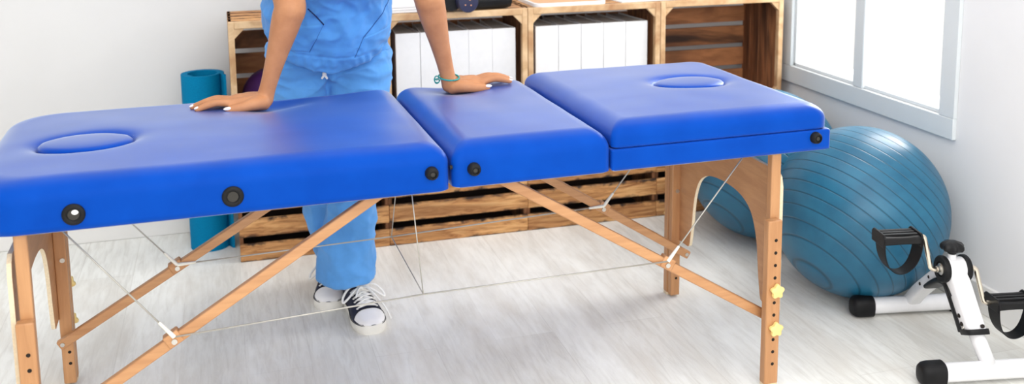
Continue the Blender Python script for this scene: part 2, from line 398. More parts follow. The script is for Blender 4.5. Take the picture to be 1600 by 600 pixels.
def ring_socket(x, z, par, white=False):
    r = MB(); prof = []
    n = 28; R = .0185; q = .0075
    rs = []
    for i in range(n):
        a_ = 2*pi*i/n
        rs.append([Vector((x+(R-q*.0+q*.9*cos(b_))*cos(a_)*.86, -.001-q*.7*max(-.3, sin(b_)), z+(R+q*.9*cos(b_))*sin(a_)*.86)) for b_ in [2*pi*j/12 for j in range(12)]])
    rs.append(rs[0]); r.rings(rs, False, False)
    o = r.build('socket_ring', M['black_rubber'], par, True)
    MB().cyl((x, -.0005, z), (x, -.003, z), .0125, n=20).build('socket_hole', M['dull_metal'], o, True, shade_angle=40)
    if white:
        MB().ell((x+.003, -.0035, z+.005), (.0065,.0008,.005)).build('light_through_socket', M['paper'], o, True)
ring_socket(-.748, .622, padL, True); ring_socket(-.452, .626, padL)
def bumper(x, z, par):
    o = MB().lathe((x, .004, z), (0,-1,0), [(.001,0),(.0135,0),(.0145,.004),(.0145,.010),(.0125,.018),(.0095,.021),(.008,.0212),(.0075,.018),(.001,.018)]).build('bumper_knob', M['black_rubber'], par, True, shade_angle=50)
    MB().cyl((x, -.0125, z), (x, -.0150, z), .0045, n=12).build('screw', M['dull_metal'], o, True, shade_angle=40)
bumper(-.044, .634, padL); bumper(.049, .634, padM); bumper(.897, .628, rail)
MB().cyl((-.0025,.0065,.640), (.0030,.0065,.640), .0045, n=12).build('hinge', M['black_plastic'], table, True, shade_angle=40)

def star(c, ax, r=.0165, h=.012):
    c = Vector(c); ax = Vector(ax).normalized(); e = Vector((1,0,0)); g = ax.cross(e); n = 60; rs = []
    for s_, hh in ((.75, 0), (.97, .002), (1, h*.5), (.95, h*.85), (.75, h), (.02, h*1.05)):
        rs.append([c + ax*hh + (e*cos(t) + g*sin(t))*(r*s_*(1+.16*cos(5*(t-pi/2)))) for t in [2*pi*i/n for i in range(n)]])
    return MB().rings(rs)
def make_leg(xu, wu, xe, we, side, ztop):
    """side 0 near, 1 far; the lower extension sits on the outer face"""
    s_ = 1 if side == 0 else -1
    yf = .004 if side == 0 else .608                # outer face
    xc = xe
    ya, yb = sorted((yf + s_*.024, yf + s_*.046))
    up = MB().box(xu-wu/2, xu+wu/2, ya, yb, (.15 if side == 0 else .006), ZB+.002).build('leg', M['beech_z'], table, bevel=.003)
    ea, eb = sorted((yf, yf + s_*.0235))
    ex = MB().box(xe-we/2, xe+we/2, ea, eb, .008, ztop)
    ex = ex.build('leg_extension', M['beech_z'], up, bevel=.003)
    MB().box(xe-we/2+.001, xe+we/2-.001, ea+.001, eb-.001, 0, .0085).build('foot_pad', M['ply_edge'], ex, bevel=.001)
    hz = [.061+.0318*i for i in range(0, 11)]
    kz = (.251, .153)
    for z in hz:
        if min(abs(z-k) for k in kz) < .012 or z > ztop-.04: continue
        MB().cyl((xc+.002, yf+s_*.004, z), (xc+.002, yf-s_*.0006, z), .0042, n=12).build('peg_hole', M['hole'], ex)
    for k in kz: star((xc+.006, yf, k), (0,-s_,0)).build('star_knob', M['knob_yellow'], ex, True, shade_angle=40)
    for z in (.33,):
        MB().cyl((xc+.004, yb if side==0 else ya, z), (xc+.004, (yb+.002) if side==0 else ya-.002, z), .006, n=14).build('screw', M['steel'], up, True, shade_angle=40)
    if side == 1:
        for z in (.07,.10): MB().cyl((xc+.004, ya+.003, z-.01), (xc+.004, ya-.0006, z-.01), .004, n=12).build('peg_hole', M['hole'], up)
    return up
make_leg(.8135, .026, .801, .038, 0, .428); make_leg(.818, .029, .816, .031, 1, .42); make_leg(-.850, .025, -.851, .034, 0, .412); make_leg(-.856, .029, -.856, .031, 1, .41)
def arch(xa, xb):
    half = [(.030,.185),(.034,.178),(.100,.180),(.112,.192),(.124,.255),(.131,.31),(.143,.355),(.165,.395),(.20,.419),(.245,.431),(.30,.435)]
    yc = .304
    inner = half[3:]; inn = inner + [(2*yc-y, z) for y, z in inner[::-1]]
    P, _ = smooth([(y, z, 0) for y, z in inn], 1, 4); inn = [(p.x, p.y) for p in P]
    foot0 = [(.032,.182),(.040,.178),(.100,.178),(.108,.182)]
    top = [(2*yc-.034,.500),(2*yc-.040,.524),(2*yc-.056,.538),(.056,.538),(.040,.524),(.034,.500)]
    foot1 = [(2*yc-y, z) for y, z in foot0[::-1]]
    poly = foot0 + inn + foot1 + top
    mb = MB().prism(poly, lambda p: Vector((xa, p[0], p[1])), lambda p: Vector((xb, p[0], p[1])))
    o = mb.build('arched_end_panel', M['ply'], table)
    o.data.materials.append(M['ply_edge'])
    for p in o.data.polygons:
        if abs(p.normal.x) < .5: p.material_index = 1
    return o
arch(.8285, .8375); arch(-.8795, -.8705)
# diagonal braces, each of two lapped bars with a pivot block
def brace(a, b, t, side):
    a = Vector(a); b = Vector(b); d = (b-a).normalized(); q = a + (b-a)*t
    o = MB().beam(a, b, .018, .0235, ext=.010).build('brace', M['beech_x'], table, bevel=.003)
    n = Vector((0,-1,0)); u = d.cross(n).normalized()
    if u.z < 0: u = -u
    MB().beam(q-d*.017+u*.004, q+d*.017+u*.004, .024, .029).build('pivot_block', M['beech_x'], o, bevel=.003)
    MB().cyl(q+Vector((0,-.0115,0)), q+Vector((0,-.0150,0)), .006, n=14).build('bolt', M['steel'], o, True, shade_angle=40)
    e = b if abs(b.z) < abs(a.z) else a
    MB().cyl(e+Vector((0,-.0085,0)), e+Vector((0,-.0112,0)), .0052, n=14).build('bolt', M['steel'], o, True, shade_angle=40)
    return q
JNL = brace((-.129,.060,.592), (-.845,.060,.153), .633, 0)
JNR = brace((.118,.060,.592), (.812,.060,.164), .604, 0)
JFL = brace((-.068,.536,.590), (-.862,.536,.127), .650, 1)
JFR = brace((.136,.536,.590), (.836,.536,.145), .620, 1)
def cable(a, b, ends=(1,1), r=.0019):
    a = Vector(a); b = Vector(b); d = (b-a).normalized()
    o = MB().cyl(a, b, r, n=8).build('support_cable', M['cable'], table, True)
    sl = MB()
    if ends[0]: sl.cyl(a, a+d*.045, .0050, .0032, n=12)
    if ends[1]: sl.cyl(b-d*.045, b, .0032, .0050, n=12)
    if any(ends): sl.build('cable_sleeve', M['cable_sleeve'], o, True, shade_angle=50)
n_ = Vector((0,-.012,.010)); zc = ZB+.001
jn = {k: q + n_ for k, q in (('NL',JNL),('NR',JNR),('FL',JFL),('FR',JFR))}
CN = Vector((-.057,.052,.342)); CF = Vector((-.040,.526,.306))
cable((-.795,.06,zc), jn['NL'], (0,1)); cable((.752,.06,zc), jn['NR'], (0,1))
cable((-.83,.526,zc), jn['FL'], (0,1)); cable((.79,.526,zc), jn['FR'], (0,1))
cable(jn['NL'], CN, (0,0)); cable(CN, jn['NR'], (0,0)); cable(jn['FL'], CF, (1,0)); cable(CF, jn['FR'], (0,1))
cable(CN, (-.078,.056,zc), (0,0), .0013); cable(CF, (-.005,.526,zc), (0,0), .0013); cable(CN, CF, (0,0), .0013)

# ------------------------------------------------------------------ crates
CW, CHT, CD = .498, .399, .285
def make_crate_open():
    r = bpy.data.objects.new('wooden_crate', None); COL.objects.link(r)
    t = .019
    # front rim: four bars with corner gussets
    m = MB(); yf, yb = 0, .022
    m.box(0, t, yf, yb, 0, CHT); m.box(CW-t, CW, yf, yb, 0, CHT); m.box(t, CW-t, yf, yb, CHT-.022, CHT); m.box(t, CW-t, yf, yb, 0, .022)
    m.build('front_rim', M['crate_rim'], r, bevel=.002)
    c = .032
    for x, sx in ((t, 1), (CW-t, -1)):
        for z, sz in ((CHT-.022, -1), (.022, 1)):
            MB().prism([(x, z), (x+sx*c, z), (x, z+sz*c)], lambda p: Vector((p[0], .003, p[1])), lambda p: Vector((p[0], .022, p[1]))).build('corner_gusset', M['crate_rim'], r)
    for x in (0, CW-.012):
        s_ = MB()
        for i in range(4):
            y = .022 + i*.066; s_.box(x, x+.012, y+.002, y+.064, 0, CHT)
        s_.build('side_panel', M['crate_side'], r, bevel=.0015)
    b = MB()
    for z0, z1 in ((.004,.075),(.092,.163),(.180,.251),(.268,.330),(.343,.377)): b.box(.012, CW-.012, CD-.012, CD, z0, z1)
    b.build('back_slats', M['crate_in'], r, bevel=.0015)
    tp = MB()
    tp.box(0, CW, .022, CD, CHT-.0145, CHT-.0125)
    for i in range(4): tp.box(0, CW, .027+i*.066, .027+i*.066+.056, CHT-.012, CHT)
    tp.build('top_slats', M['crate_top'], r, bevel=.002)
    bt = MB()
    for i in range(3): bt.box(.012, CW-.012, .022+i*.089, .022+i*.089+.083, 0, .011)
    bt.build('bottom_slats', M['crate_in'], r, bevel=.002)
    return r
def make_crate_closed():
    r = bpy.data.objects.new('wooden_crate', None); COL.objects.link(r)
    f = MB(); z = .0
    for i in range(5):
        f.box(0, CW-.003, (0,-.003,.001,-.002,0)[i], .012, z, z+.0605 + (.002 if i == 4 else 0)); z += .0842
    f.build('front_slats', M['crate_slat'], r, bevel=.003)
    for x in (0, CW-.015): MB().box(x, x+.012, .0125, CD, 0, CHT).build('side_panel', M['crate_side'], r, bevel=.002)
    MB().box(.012, CW-.015, .20, .212, 0, CHT).build('back_panel', M['crate_dark'], r)
    MB().box(.012, CW-.015, .0125, CD, 0, .010).build('bottom_panel', M['crate_dark'], r)
    MB().box(.012, CW-.015, .0125, CD, CHT-.012, CHT-.001).build('top_panel', M['crate_dark'], r)
    return r
co = make_crate_open(); cc = make_crate_closed()
topl = ['open wooden crate at the left end of the shelf, holding the purple ball',
        'open wooden crate behind the person, holding binders under the massage gun',
        'open wooden crate holding binders under the white rimmed tray',
        'empty open wooden crate at the right end, beside the window']
botl = ['burnt wood crate lying slats forward beside the blue mat, leftmost of the bottom row',
        'burnt wood crate lying slats forward, second from left in the bottom row',
        'burnt wood crate lying slats forward, third from left in the bottom row',
        'burnt wood crate lying slats forward, rightmost of the bottom row behind the far blue ball']
for i in range(4):
    o = co if i == 0 else copy_tree(co); o.location = (.002+.5*i, .005, .4005); tag(o, topl[i], 'crate', 'open crates in the top row of the shelf')
for i in range(4):
    o = cc if i == 0 else copy_tree(cc); o.location = (.004+.4955*i, .0, 0); tag(o, botl[i], 'crate', 'slatted crates in the bottom row of the shelf')

# ------------------------------------------------------------------ binders
def make_binder():
    r = bpy.data.objects.new('ring_binder', None); COL.objects.link(r)
    W_, H, D = .0835, .318, .235; tb = .052
    MB().box(0, W_, 0, .003, 0, H).build('spine', M['binder'], r, bevel=.0012)
    for s_ in (0, 1):
        x0, x1 = (.0, W_/2-tb/2) if s_ == 0 else (W_-.0025, W_/2+tb/2-.0025)
        c = MB(); vs = [(x0,.003,0),(x0+.0025,.003,0),(x1+.0025,D,0),(x1,D,0)]
        c.add([Vector(p) for p in vs]+[Vector((p[0],p[1],H)) for p in vs], [(0,1,2,3),(7,6,5,4),(0,4,5,1),(1,5,6,2),(2,6,7,3),(3,7,4,0)])
        c.build('cover', M['binder'], r)
    p = MB(); vs = [(.006,.006),(W_-.006,.006),(W_/2+tb/2-.005,D-.006),(W_/2-tb/2+.005,D-.006)]
    p.add([Vector((*q,.004)) for q in vs]+[Vector((*q,H-.004)) for q in vs], [(0,1,2,3),(7,6,5,4),(0,4,5,1),(1,5,6,2),(2,6,7,3),(3,7,4,0)])
    p.build('inner_pages', M['binder_in'], r); return r
bd = make_binder(); first = True
ordn = ['leftmost', 'second from left', 'middle', 'second from right', 'rightmost']
for gi, (xs, nm) in enumerate((([.5415,.6265,.7105,.7945,.8785], 'under massage gun'), ([1.0355,1.1205,1.2055,1.2905,1.3755], 'under white tray'))):
    for k, x in enumerate(xs):
        o = bd if first else copy_tree(bd); first = False
        o.location = (x, .026, .4125+.0005); tag(o, 'white ring binder, %s of the five in the crate %s' % (ordn[k], nm), 'binder', 'white binders in the crate ' + nm)

# ------------------------------------------------------------------ things on and beside the shelf
zs = .7997
g = thing('massage_gun', 'black massage gun with a round navy display lying on the crate shelf', 'massage gun', (.83, .03, zs), radians(4))
MB().lathe((-.03,0,.0325), (1,0,0), [(.001,0),(.026,0),(.0318,.006),(.0318,.125),(.031,.130),(.028,.145),(.001,.147)], 32).build('body', M['black_plastic'], g, True, shade_angle=40)
MB().lathe((-.055,-.045,.036), (0,-1,0), [(.001,-.05),(.03,-.05),(.0355,-.03),(.0355,.02),(.033,.025),(.001,.026)], 32).build('display_cap', M['screen'], g, True, shade_angle=40)
for dx, dz in ((-.012,-.008),(.008,-.010),(.004,.008),(-.004,.016)):
    MB().ell((-.055+dx,-.0715,.036+dz), (.0026,.0006,.0022)).build('indicator_dot', M['led'], g, True)
MB().lathe((-.10,-.01,.034), (0,-1,0), [(.001,-.03),(.028,-.03),(.033,-.02),(.033,.015),(.028,.022),(.001,.022)], 28).build('head', M['black_plastic'], g, True, shade_angle=40)
t = thing('tray', 'wooden tray with a white rounded rim on the crate shelf', 'tray', (1.165, .13, zs), radians(1))
def rrect(w, d, r, n=8):
    P = []
    for cx, cy, t0 in ((w-r, d-r, 0), (-w+r, d-r, pi/2), (-w+r, -d+r, pi), (w-r, -d+r, 1.5*pi)):
        P += [(cx+r*cos(t0+pi/2*i/n), cy+r*sin(t0+pi/2*i/n)) for i in range(n+1)]
    return P
rm = MB(); o_ = rrect(.135,.115,.03); i_ = rrect(.126,.106,.024)
rm.rings([[Vector((*p, z)) for p in q] for q, z in ((o_,.0), (o_,.012), (i_,.012), (i_,.0))] + [[Vector((*p, 0)) for p in o_]], False, False)
rm.build('white_rim', M['white_paint'], t, bevel=.0015)
MB().prism(i_, lambda p: Vector((*p, .001)), lambda p: Vector((*p, .004))).build('tray_base', M['tray_wood'], t)
def papers(name, label, cat, x, y, w, d, h, rz, n):
    r = thing(name, label, cat, (x, y, zs), rz)
    for i in range(n):
        z = h*i/n; dx = .003*((i*7) % 3-1)
        MB().box(-w/2+dx, w/2+dx, -d/2, d/2, z, z+h/n*.92).build('sheet_block', M['paper'], r, bevel=.001)
papers('paper_stack', 'stack of white papers on the shelf, between the arms of the person', 'paper', .592, .135, .17, .20, .026, radians(2), 3)
papers('notepad', 'flat white notepad on the shelf at the right, beside the tray', 'notepad', 1.475, .125, .24, .19, .006, radians(3), 2)
# purple ball inside the left crate
tag(MB().ell((0,0,0), (.1,.1,.1), None, 40, 26).build('exercise_ball', M['purple'], None, True), 'small purple ball inside the left open crate', 'ball').location = (.136, .132, .5235)
# rolled mat
mt = thing('yoga_mat', 'rolled blue yoga mat standing upright between wall and crates', 'mat', (-.090, .197, 0))
m = MB(); N = 190; ro = []; ri = []
turns = 1.7; r1 = .0735; th = .0105; gap = .0003
for i in range(N+1):
    a_ = 2*pi*turns*i/N; rr = r1 - (th+gap)*(a_/(2*pi))
    if i == 0: pass
    ang = radians(-20) + a_
    ro.append(Vector((rr*cos(ang), rr*sin(ang)))); ri.append(Vector(((rr-th)*cos(ang), (rr-th)*sin(ang))))
# the loose outer end leaves the roll tangentially on the right
tx = Vector((.079, -.050)); ro = [tx + Vector((.0,-.0))] + ro; ri = [tx + Vector((-.0085,.002))] + ri
prof = ro + ri[::-1]; n = len(ro)
vs = [Vector((*p, z)) for z in (0, .606) for p in prof]; L = len(prof); fs = []
for i in range(n-1): fs += [(i, i+1, L-2-i, L-1-i), (L+i, L+L-1-i, L+L-2-i, L+i+1)]
for i in range(L): fs.append((i, L+i, L+(i+1) % L, (i+1) % L))
m.add(vs, fs); m.build('mat_roll', M['mat'], mt, True, shade_angle=50)

# ------------------------------------------------------------------ exercise balls
def ball(label, c, r, axis):
    o = MB().ell((0,0,0), (r,r,r), None, 96, 64).build('exercise_ball', M['ball'], None, True)
    for v in o.data.vertices:                          # slight flattening where it rests
        pass
    o.rotation_mode = 'QUATERNION'; o.rotation_quaternion = Vector((0,0,1)).rotation_difference(Vector(axis))
    o.location = c; return tag(o, label, 'ball')
ball('large teal ribbed exercise ball in front, beside the pedal exerciser', (1.781, -.806, .254), .254, (.77,.22,.63))
ball('large teal ribbed exercise ball behind, half hidden by the table end panel', (1.765, -.285, .259), .259, (.74,.22,.64))

# ------------------------------------------------------------------ pedal exerciser
BZ = radians(-10.5)
pe = thing('pedal_exerciser', 'white mini pedal exerciser with black pedals on the floor by the wall', 'pedal exerciser', (1.822, -1.175, 0), BZ)
def L(x, y, z): return Vector((x, y, z))
NY, FY = -.200, .195; hub = L(-.055, -.083, .250)
for y, xa, xb in ((NY, -.165, .19), (FY, -.163, .135)):
    o = MB().cyl((xa, y, .030), (xb, y, .030), .0235, n=28).build('floor_tube', M['white_paint'], pe, True, shade_angle=40)
    for x, s_ in ((xa, -1), (xb, 1)):
        c = MB(); rs = []
        for k, (dx, q) in enumerate(((-.030, 1), (.006, 1), (.020, .93), (.028, .75), (.030, .45), (.0305, .05))):
            ring = []
            for j in range(28):
                a_ = 2*pi*j/28; ca, sa = cos(a_), sin(a_)
                w = .0275*q; pw = .75
                yy = math.copysign(abs(ca)**pw, ca)*w; zz = math.copysign(abs(sa)**pw, sa)*.030*q
                ring.append(Vector((x+s_*dx, y+yy, max(.0302+zz, .0002))))
            rs.append(ring)
        c.rings(rs).build('end_cap', M['black_rubber'], o, True, shade_angle=50)
# hub
hb = MB().cyl(hub-L(.024,0,0), hub+L(.024,0,0), .0295, n=32).build('hub', M['white_paint'], pe, True, shade_angle=40)
for s_ in (-1, 1):
    MB().lathe(hub+L(s_*.022,0,0), (s_,0,0), [(.001,0),(.033,0),(.0345,.003),(.0345,.011),(.032,.014),(.020,.014),(.019,.010),(.001,.010)], 32).build('bearing_ring', M['black_rubber'], hb, True, shade_angle=40)
    MB().lathe(hub+L(s_*.032,0,0), (s_,0,0), [(.001,0),(.0155,0),(.015,.003),(.0085,.004),(.0085,.012),(.001,.012)], 24).build('axle_nut', M['steel'], hb, True, shade_angle=40)
# curved front post (box section, channel open underneath) down to its black collar, then the plain tube
def boxsweep(pts, wid, hei, n_sub=5):
    P, _ = smooth(pts, 1, n_sub); W2, H2 = smooth([(w_, h_, 0) for w_, h_ in zip(wid, hei)], 1, n_sub)[0], None
    rs = []
    for i, p in enumerate(P):
        d = (P[min(i+1, len(P)-1)] - P[max(i-1, 0)]).normalized(); sx = Vector((1,0,0)); u = sx.cross(d).normalized()
        w_, h_ = W2[i].x, W2[i].y; ring = []
        for j in range(24):
            a_ = 2*pi*j/24; ca, sa = cos(a_), sin(a_)
            ring.append(p + sx*(math.copysign(abs(ca)**.45, ca)*w_/2) + u*(math.copysign(abs(sa)**.45, sa)*h_/2))
        rs.append(ring)
    return MB().rings(rs)
front = [hub+L(0,.006,-.004), hub+L(.002,-.022,-.026), hub+L(.010,-.054,-.082), hub+L(.020,-.076,-.132)]
fp = boxsweep(front, (.046,.050,.050,.050), (.050,.046,.046,.046)).build('front_post', M['white_paint'], pe, True, shade_angle=50)
P, _ = smooth([p + L(0,.008,-.022)*1.0 for p in front], 1, 5)
boxsweep([p + L(0,.017,-.013) for p in front], (.058,.058,.056,.058), (.022,.020,.020,.020)).build('underside_trim', M['black_plastic'], fp, True, shade_angle=50)
d = (front[-1]-front[-2]).normalized()
boxsweep([front[-1]-d*.002, front[-1]+d*.005, front[-1]+d*.012], (.060,.060,.058), (.056,.056,.054)).build('collar', M['black_plastic'], fp, True, shade_angle=50)
MB().cyl(front[-1]-d*.02, L(-.014, NY+.002, .042), .0185, n=28).build('lower_tube', M['white_paint'], fp, True)
for k in (.35, .72):
    q = front[-1].lerp(front[-2], k)
    MB().cyl(q+L(-.0265,0,-.004), q+L(-.0235,0,-.004), .0055, n=14).build('bolt_hole', M['hole'], fp)
q = front[-1].lerp(front[-2], .12); MB().cyl(q+L(.01,-.023,.012), q+L(.01,-.0265,.014), .005, n=12).build('bolt_hole', M['hole'], fp)
MB().ell(front[-1].lerp(front[-2], .12)+L(-.0265,0,0), (.003,.005,.005)).build('rivet', M['steel'], fp, True)
# rear leg, flat box with black fork bracket
rear = [hub+L(0,.010,-.008), hub+L(.006,.060,-.038), L(-.024, FY-.075, .108), L(-.014, FY, .040)]
rl = boxsweep(rear, (.044,.042,.040,.040), (.036,.036,.036,.036)).build('rear_leg', M['white_paint'], pe, True, shade_angle=50)
boxsweep([hub+L(.001,-.030,-.062), hub+L(.001,-.004,-.040), hub+L(.002,.036,-.046), hub+L(.004,.078,-.072), hub+L(.007,.112,-.096)], (.052,.054,.052,.050,.046), (.012,.018,.018,.016,.012)).build('fork_bracket', M['black_plastic'], rl, True, shade_angle=50)
for k in (.3, .75):
    q = rear[1].lerp(rear[2], k); MB().cyl(q+L(-.0225,0,.004), q+L(-.019,0,.004), .0045, n=12).build('bolt_hole', M['hole'], rl)
# tension knob
MB().cyl(hub+L(-.006,0,.026), hub+L(-.006,0,.040), .0105, n=20).build('knob_socket', M['white_paint'], hb, True, shade_angle=40)
kb = MB().cyl(hub+L(-.006,0,.036), hub+L(-.006,0,.050), .0055, n=16).build('knob_bolt', M['steel'], hb, True, shade_angle=40)
rs = []
for s_, hh in ((.35,.041),(.42,.048),(.9,.051),(1.0,.056),(.98,.063),(.8,.069),(.4,.073),(.02,.074)):
    rs.append([hub+L(-.006,0,hh)+L(cos(t_), sin(t_), 0)*(.0285*s_*(1+.07*cos(7*t_))) for t_ in [2*pi*i/84 for i in range(84)]])
MB().rings(rs).build('tension_knob', M['black_plastic'], hb, True, shade_angle=60)
# cranks and pedals
def crank(s_, arm):
    a = hub+L(s_*.038,0,0); k1 = hub+L(s_*.060,0,0); k2 = k1 + arm + L(s_*.012,0,0); e = k2 + L(s_*.022,0,0)
    pts = [a, a.lerp(k1,.6), k1+arm*.06, k1.lerp(k2,.16), k1.lerp(k2,.5), k1.lerp(k2,.86), k2+L(s_*.003,0,0)-arm*.02, e]
    P, R = smooth(pts, .0062, 5)
    c = MB().tube(P, R, 14).build('crank_arm', M['crank_steel'], pe, True, shade_angle=60)
    # pedal: a body block between two cheeks with raised tread rails
    p0 = e.copy(); ln = .098; pd = MB(); wy_, hz_ = .033, .0105
    x0 = p0.x; x1 = p0.x + s_*ln; xa, xb = min(x0, x1), max(x0, x1)
    # waisted body
    rs = []
    for i in range(13):
        t_ = i/12; x = xa + (xb-xa)*t_; wst = 1 - .16*sin(pi*t_)
        rs.append([Vector((x, p0.y+yy, p0.z+zz*wst)) for yy, zz in ((-wy_,-hz_),(-wy_,hz_),(-wy_*.72,hz_*1.1),(wy_*.72,hz_*1.1),(wy_,hz_),(wy_,-hz_))])
    pb = pd.rings(rs).build('pedal', M['black_plastic'], pe, bevel=.0025)
    tr = MB()
    for yy in (-.014, .002, .016): tr.box(xa+.006, xb-.004, p0.y+yy-.005, p0.y+yy+.005, p0.z+hz_*.9, p0.z+hz_+.004)
    tr.build('tread', M['black_plastic'], pb, bevel=.001)
    for x in (xa, xb):
        MB().prism([(-.034,-.016),(.034,-.016),(.036,.010),(.028,.018),(-.028,.018),(-.036,.010)], lambda p: Vector((x-.003, p0.y+p[0], p0.z+p[1])), lambda p: Vector((x+.003, p0.y+p[0], p0.z+p[1]))).build('cheek', M['black_plastic'], pb, bevel=.0015)
    # strap: ribbon hanging in a D below the pedal
    st = MB(); n = 44; rs = []; cx = (xa+xb)/2; rw = (xb-xa)/2
    for i in range(n+1):
        t_ = i/n; a_ = pi*t_; x = cx - (rw+.001)*cos(a_)*(1 if True else 1); z = p0.z + .004 - .092*sin(a_)**.85
        wd = .022 + .004*cos(2*a_); yo = p0.y - .012 + .0*t_
        th_ = .0022; nx, nz = -cos(a_), -sin(a_)
        rs.append([Vector((x+nx*th_*q, yo+wd*y_, z+nz*th_*q)) for q, y_ in ((-.5,-1),(-.5,1),(.5,1),(.5,-1))])
    so = st.rings(rs).build('strap', M['black_rubber'], pb, True, shade_angle=40)
    sl = MB()
    for i in (4, n-4):
        c_ = sum(rs[i], Vector())/4; 
        sl.ell(c_, (.004,.010,.011))
    return pb
crank(-1, L(-.002,.018,.084)); crank(1, L(.004,-.020,-.088))

# ------------------------------------------------------------------ the person
person = thing('person', 'person in light blue scrubs leaning with both hands on the massage table', 'person', (.28, -.42, 0))
PO = Vector((.28, -.42, 0))
def build_p(mb, name, mat, par=None, **k):
    q = MB(); q.v = [p - PO for p in mb.v]; q.f = mb.f
    return q.build(name, mat, par or person, k.get('smooth', True), shade_angle=k.get('angle'))
body = MB(); nails = []
def hand(wr, F, S, zt, rise=0.0):
    """wrist point, finger direction, thumb-side direction, table height zt under the hand"""
    F = Vector(F).normalized(); S = Vector(S); S = (S - F*S.dot(F)).normalized()
    def H(f_, s_, z): return Vector((wr.x, wr.y, 0)) + F*(f_*.955) + S*s_ + Vector((0,0, zt + min(z, .008) + max(0, z-.008)*(.86 - .30*sstep(.02,.10,f_)) + rise*sstep(.04, .17, f_)))
    mcp = {'i': (.083,.025,.031), 'm': (.087,.005,.034), 'r': (.081,-.015,.031), 'p': (.072,-.032,.025)}
    rest = {'i': [(.110,.029,.037),(.128,.030,.034),(.152,.032,.020),(.170,.033,.0085)],
            'm': [(.116,.006,.039),(.136,.006,.036),(.162,.006,.021),(.182,.006,.0085)],
            'r': [(.108,-.017,.037),(.127,-.018,.034),(.151,-.020,.019),(.170,-.021,.0085)],
            'p': [(.092,-.036,.029),(.107,-.038,.026),(.126,-.041,.015),(.143,-.043,.0075)]}
    rad = {'i': (.0115,.0098,.0100,.0088,.0072), 'm': (.0118,.0100,.0102,.0090,.0074), 'r': (.0112,.0095,.0096,.0084,.0068), 'p': (.0102,.0085,.0085,.0073,.0061)}
    for k in 'imrp':
        pts = [mcp[k]] + rest[k]
        body.capsule([H(*p) for p in pts], list(rad[k]), 14, sub=5)
        base = (.012, mcp[k][1]*.62, .026)
        body.capsule([H(*base), H((base[0]+mcp[k][0])*.5, (base[1]+mcp[k][1])*.5, .031), H(*mcp[k])], [.017,.0135,.0115], 14, sub=3)
        t = Vector(H(*rest[k][3])) ; d = (H(*rest[k][3]) - H(*rest[k][2])).normalized()
        nails.append((t + Vector((0,0,rad[k][4]*.62)) + d*.0005, d, S, rad[k][4]))
    # palm body and the two pads at its heel
    body.capsule([H(.008,0,.022), H(.045,-.002,.022), H(.072,-.003,.024)], [.020,.024,.022], 18, sub=3)
    body.capsule([H(.002,.014,.016), H(.035,.018,.017)], [.0165,.016], 16)
    body.capsule([H(.000,-.016,.016), H(.045,-.026,.017)], [.0165,.014], 16)
    th = [(.006,.020,.022),(.030,.035,.023),(.052,.043,.020),(.076,.047,.0155),(.094,.048,.0105)]
    tr = [.0175,.0165,.0130,.0118,.0088]
    body.capsule([H(*p) for p in th], tr, 16, sub=5)
    t = H(*th[-1]); d = (H(*th[-1]) - H(*th[-2])).normalized()
    nails.append((t + Vector((0,0,.0050)) + S*.0034 + d*.001, d, S, .0098))
    return H
WL = Vector((.079, -.733, 0)); HL = hand(WL, (-1,-.0,0), (0,-1,0), .681, .008)
WR = Vector((.566, -.694, 0)); HR = hand(WR, (1,.13,0), (0,-1,0), .679, .014)
# forearms and upper arms
eL = Vector((.152,-.745,.938)); eR = Vector((.505,-.735,.945)); sL = Vector((.115,-.665,1.165)); sR = Vector((.455,-.665,1.165))
def arm(w, e, s_, zt):
    w0 = Vector((w.x, w.y, zt+.020)); w1 = w0.lerp(e, .13); w1.x = w1.x; 
    pts = [w0, w0.lerp(e,.12), w0.lerp(e,.30), w0.lerp(e,.52), w0.lerp(e,.75), w0.lerp(e,.90), e, e.lerp(s_,.25), e.lerp(s_,.6), s_]
    body.capsule(pts, [.0225,.0205,.0225,.0275,.0350,.0385,.0395,.0405,.044,.052], 24, sub=4)
arm(WL, eL, sL, .684); arm(WR, eR, sR, .681)
# trunk, neck and legs under the clothing
pel = Vector((.28,-.43,.82)); chest = Vector((.283,-.63,1.10)); nb = Vector((.285,-.70,1.215))
body.capsule([pel, pel.lerp(chest,.5), chest], [.105,.088,.088], 24, sub=4)
body.capsule([sL.lerp(chest,.25), chest+Vector((0,0,.05)), sR.lerp(chest,.25)], [.046,.062,.046], 20)
body.capsule([chest+Vector((0,-.03,.07)), nb, nb+Vector((0,-.045,.06))], [.055,.049,.046], 20)
legs = [[Vector((.355,-.43,.77)), Vector((.335,-.475,.43)), Vector((.318,-.44,.07))], [Vector((.195,-.42,.77)), Vector((.235,-.40,.43)), Vector((.268,-.285,.07))]]
for lg in legs: body.capsule(lg, [.085,.052,.034], 20, sub=6)
# head
hc = nb + Vector((0,-.085,.145)); tilt = Matrix.Rotation(radians(28), 3, 'X')
def hp(x, y, z): return hc + tilt @ Vector((x, y, z))
body.ell(hp(0,.012,.02), (.074,.092,.092), tilt); body.ell(hp(0,-.022,-.05), (.056,.062,.062), tilt); body.ell(hp(0,-.052,-.088), (.026,.026,.022), tilt)
body.capsule([hp(0,-.083,.012), hp(0,-.097,-.018), hp(0,-.103,-.030)], [.007,.010,.0125], 12)
for s_ in (-1, 1):
    body.ell(hp(s_*.011,-.090,-.034), (.008,.010,.008), tilt); body.ell(hp(s_*.074,.012,-.008), (.008,.017,.030), tilt)
    body.ell(hp(s_*.036,-.048,-.030), (.022,.024,.024), tilt); body.ell(hp(s_*.030,-.070,.020), (.019,.013,.0075), tilt); body.ell(hp(s_*.030,-.068,-.008), (.018,.012,.006), tilt)
bm_, _n = remesh(body, .0029, 9, .5)
bo = build_p(bm_, 'body', M['skin'])
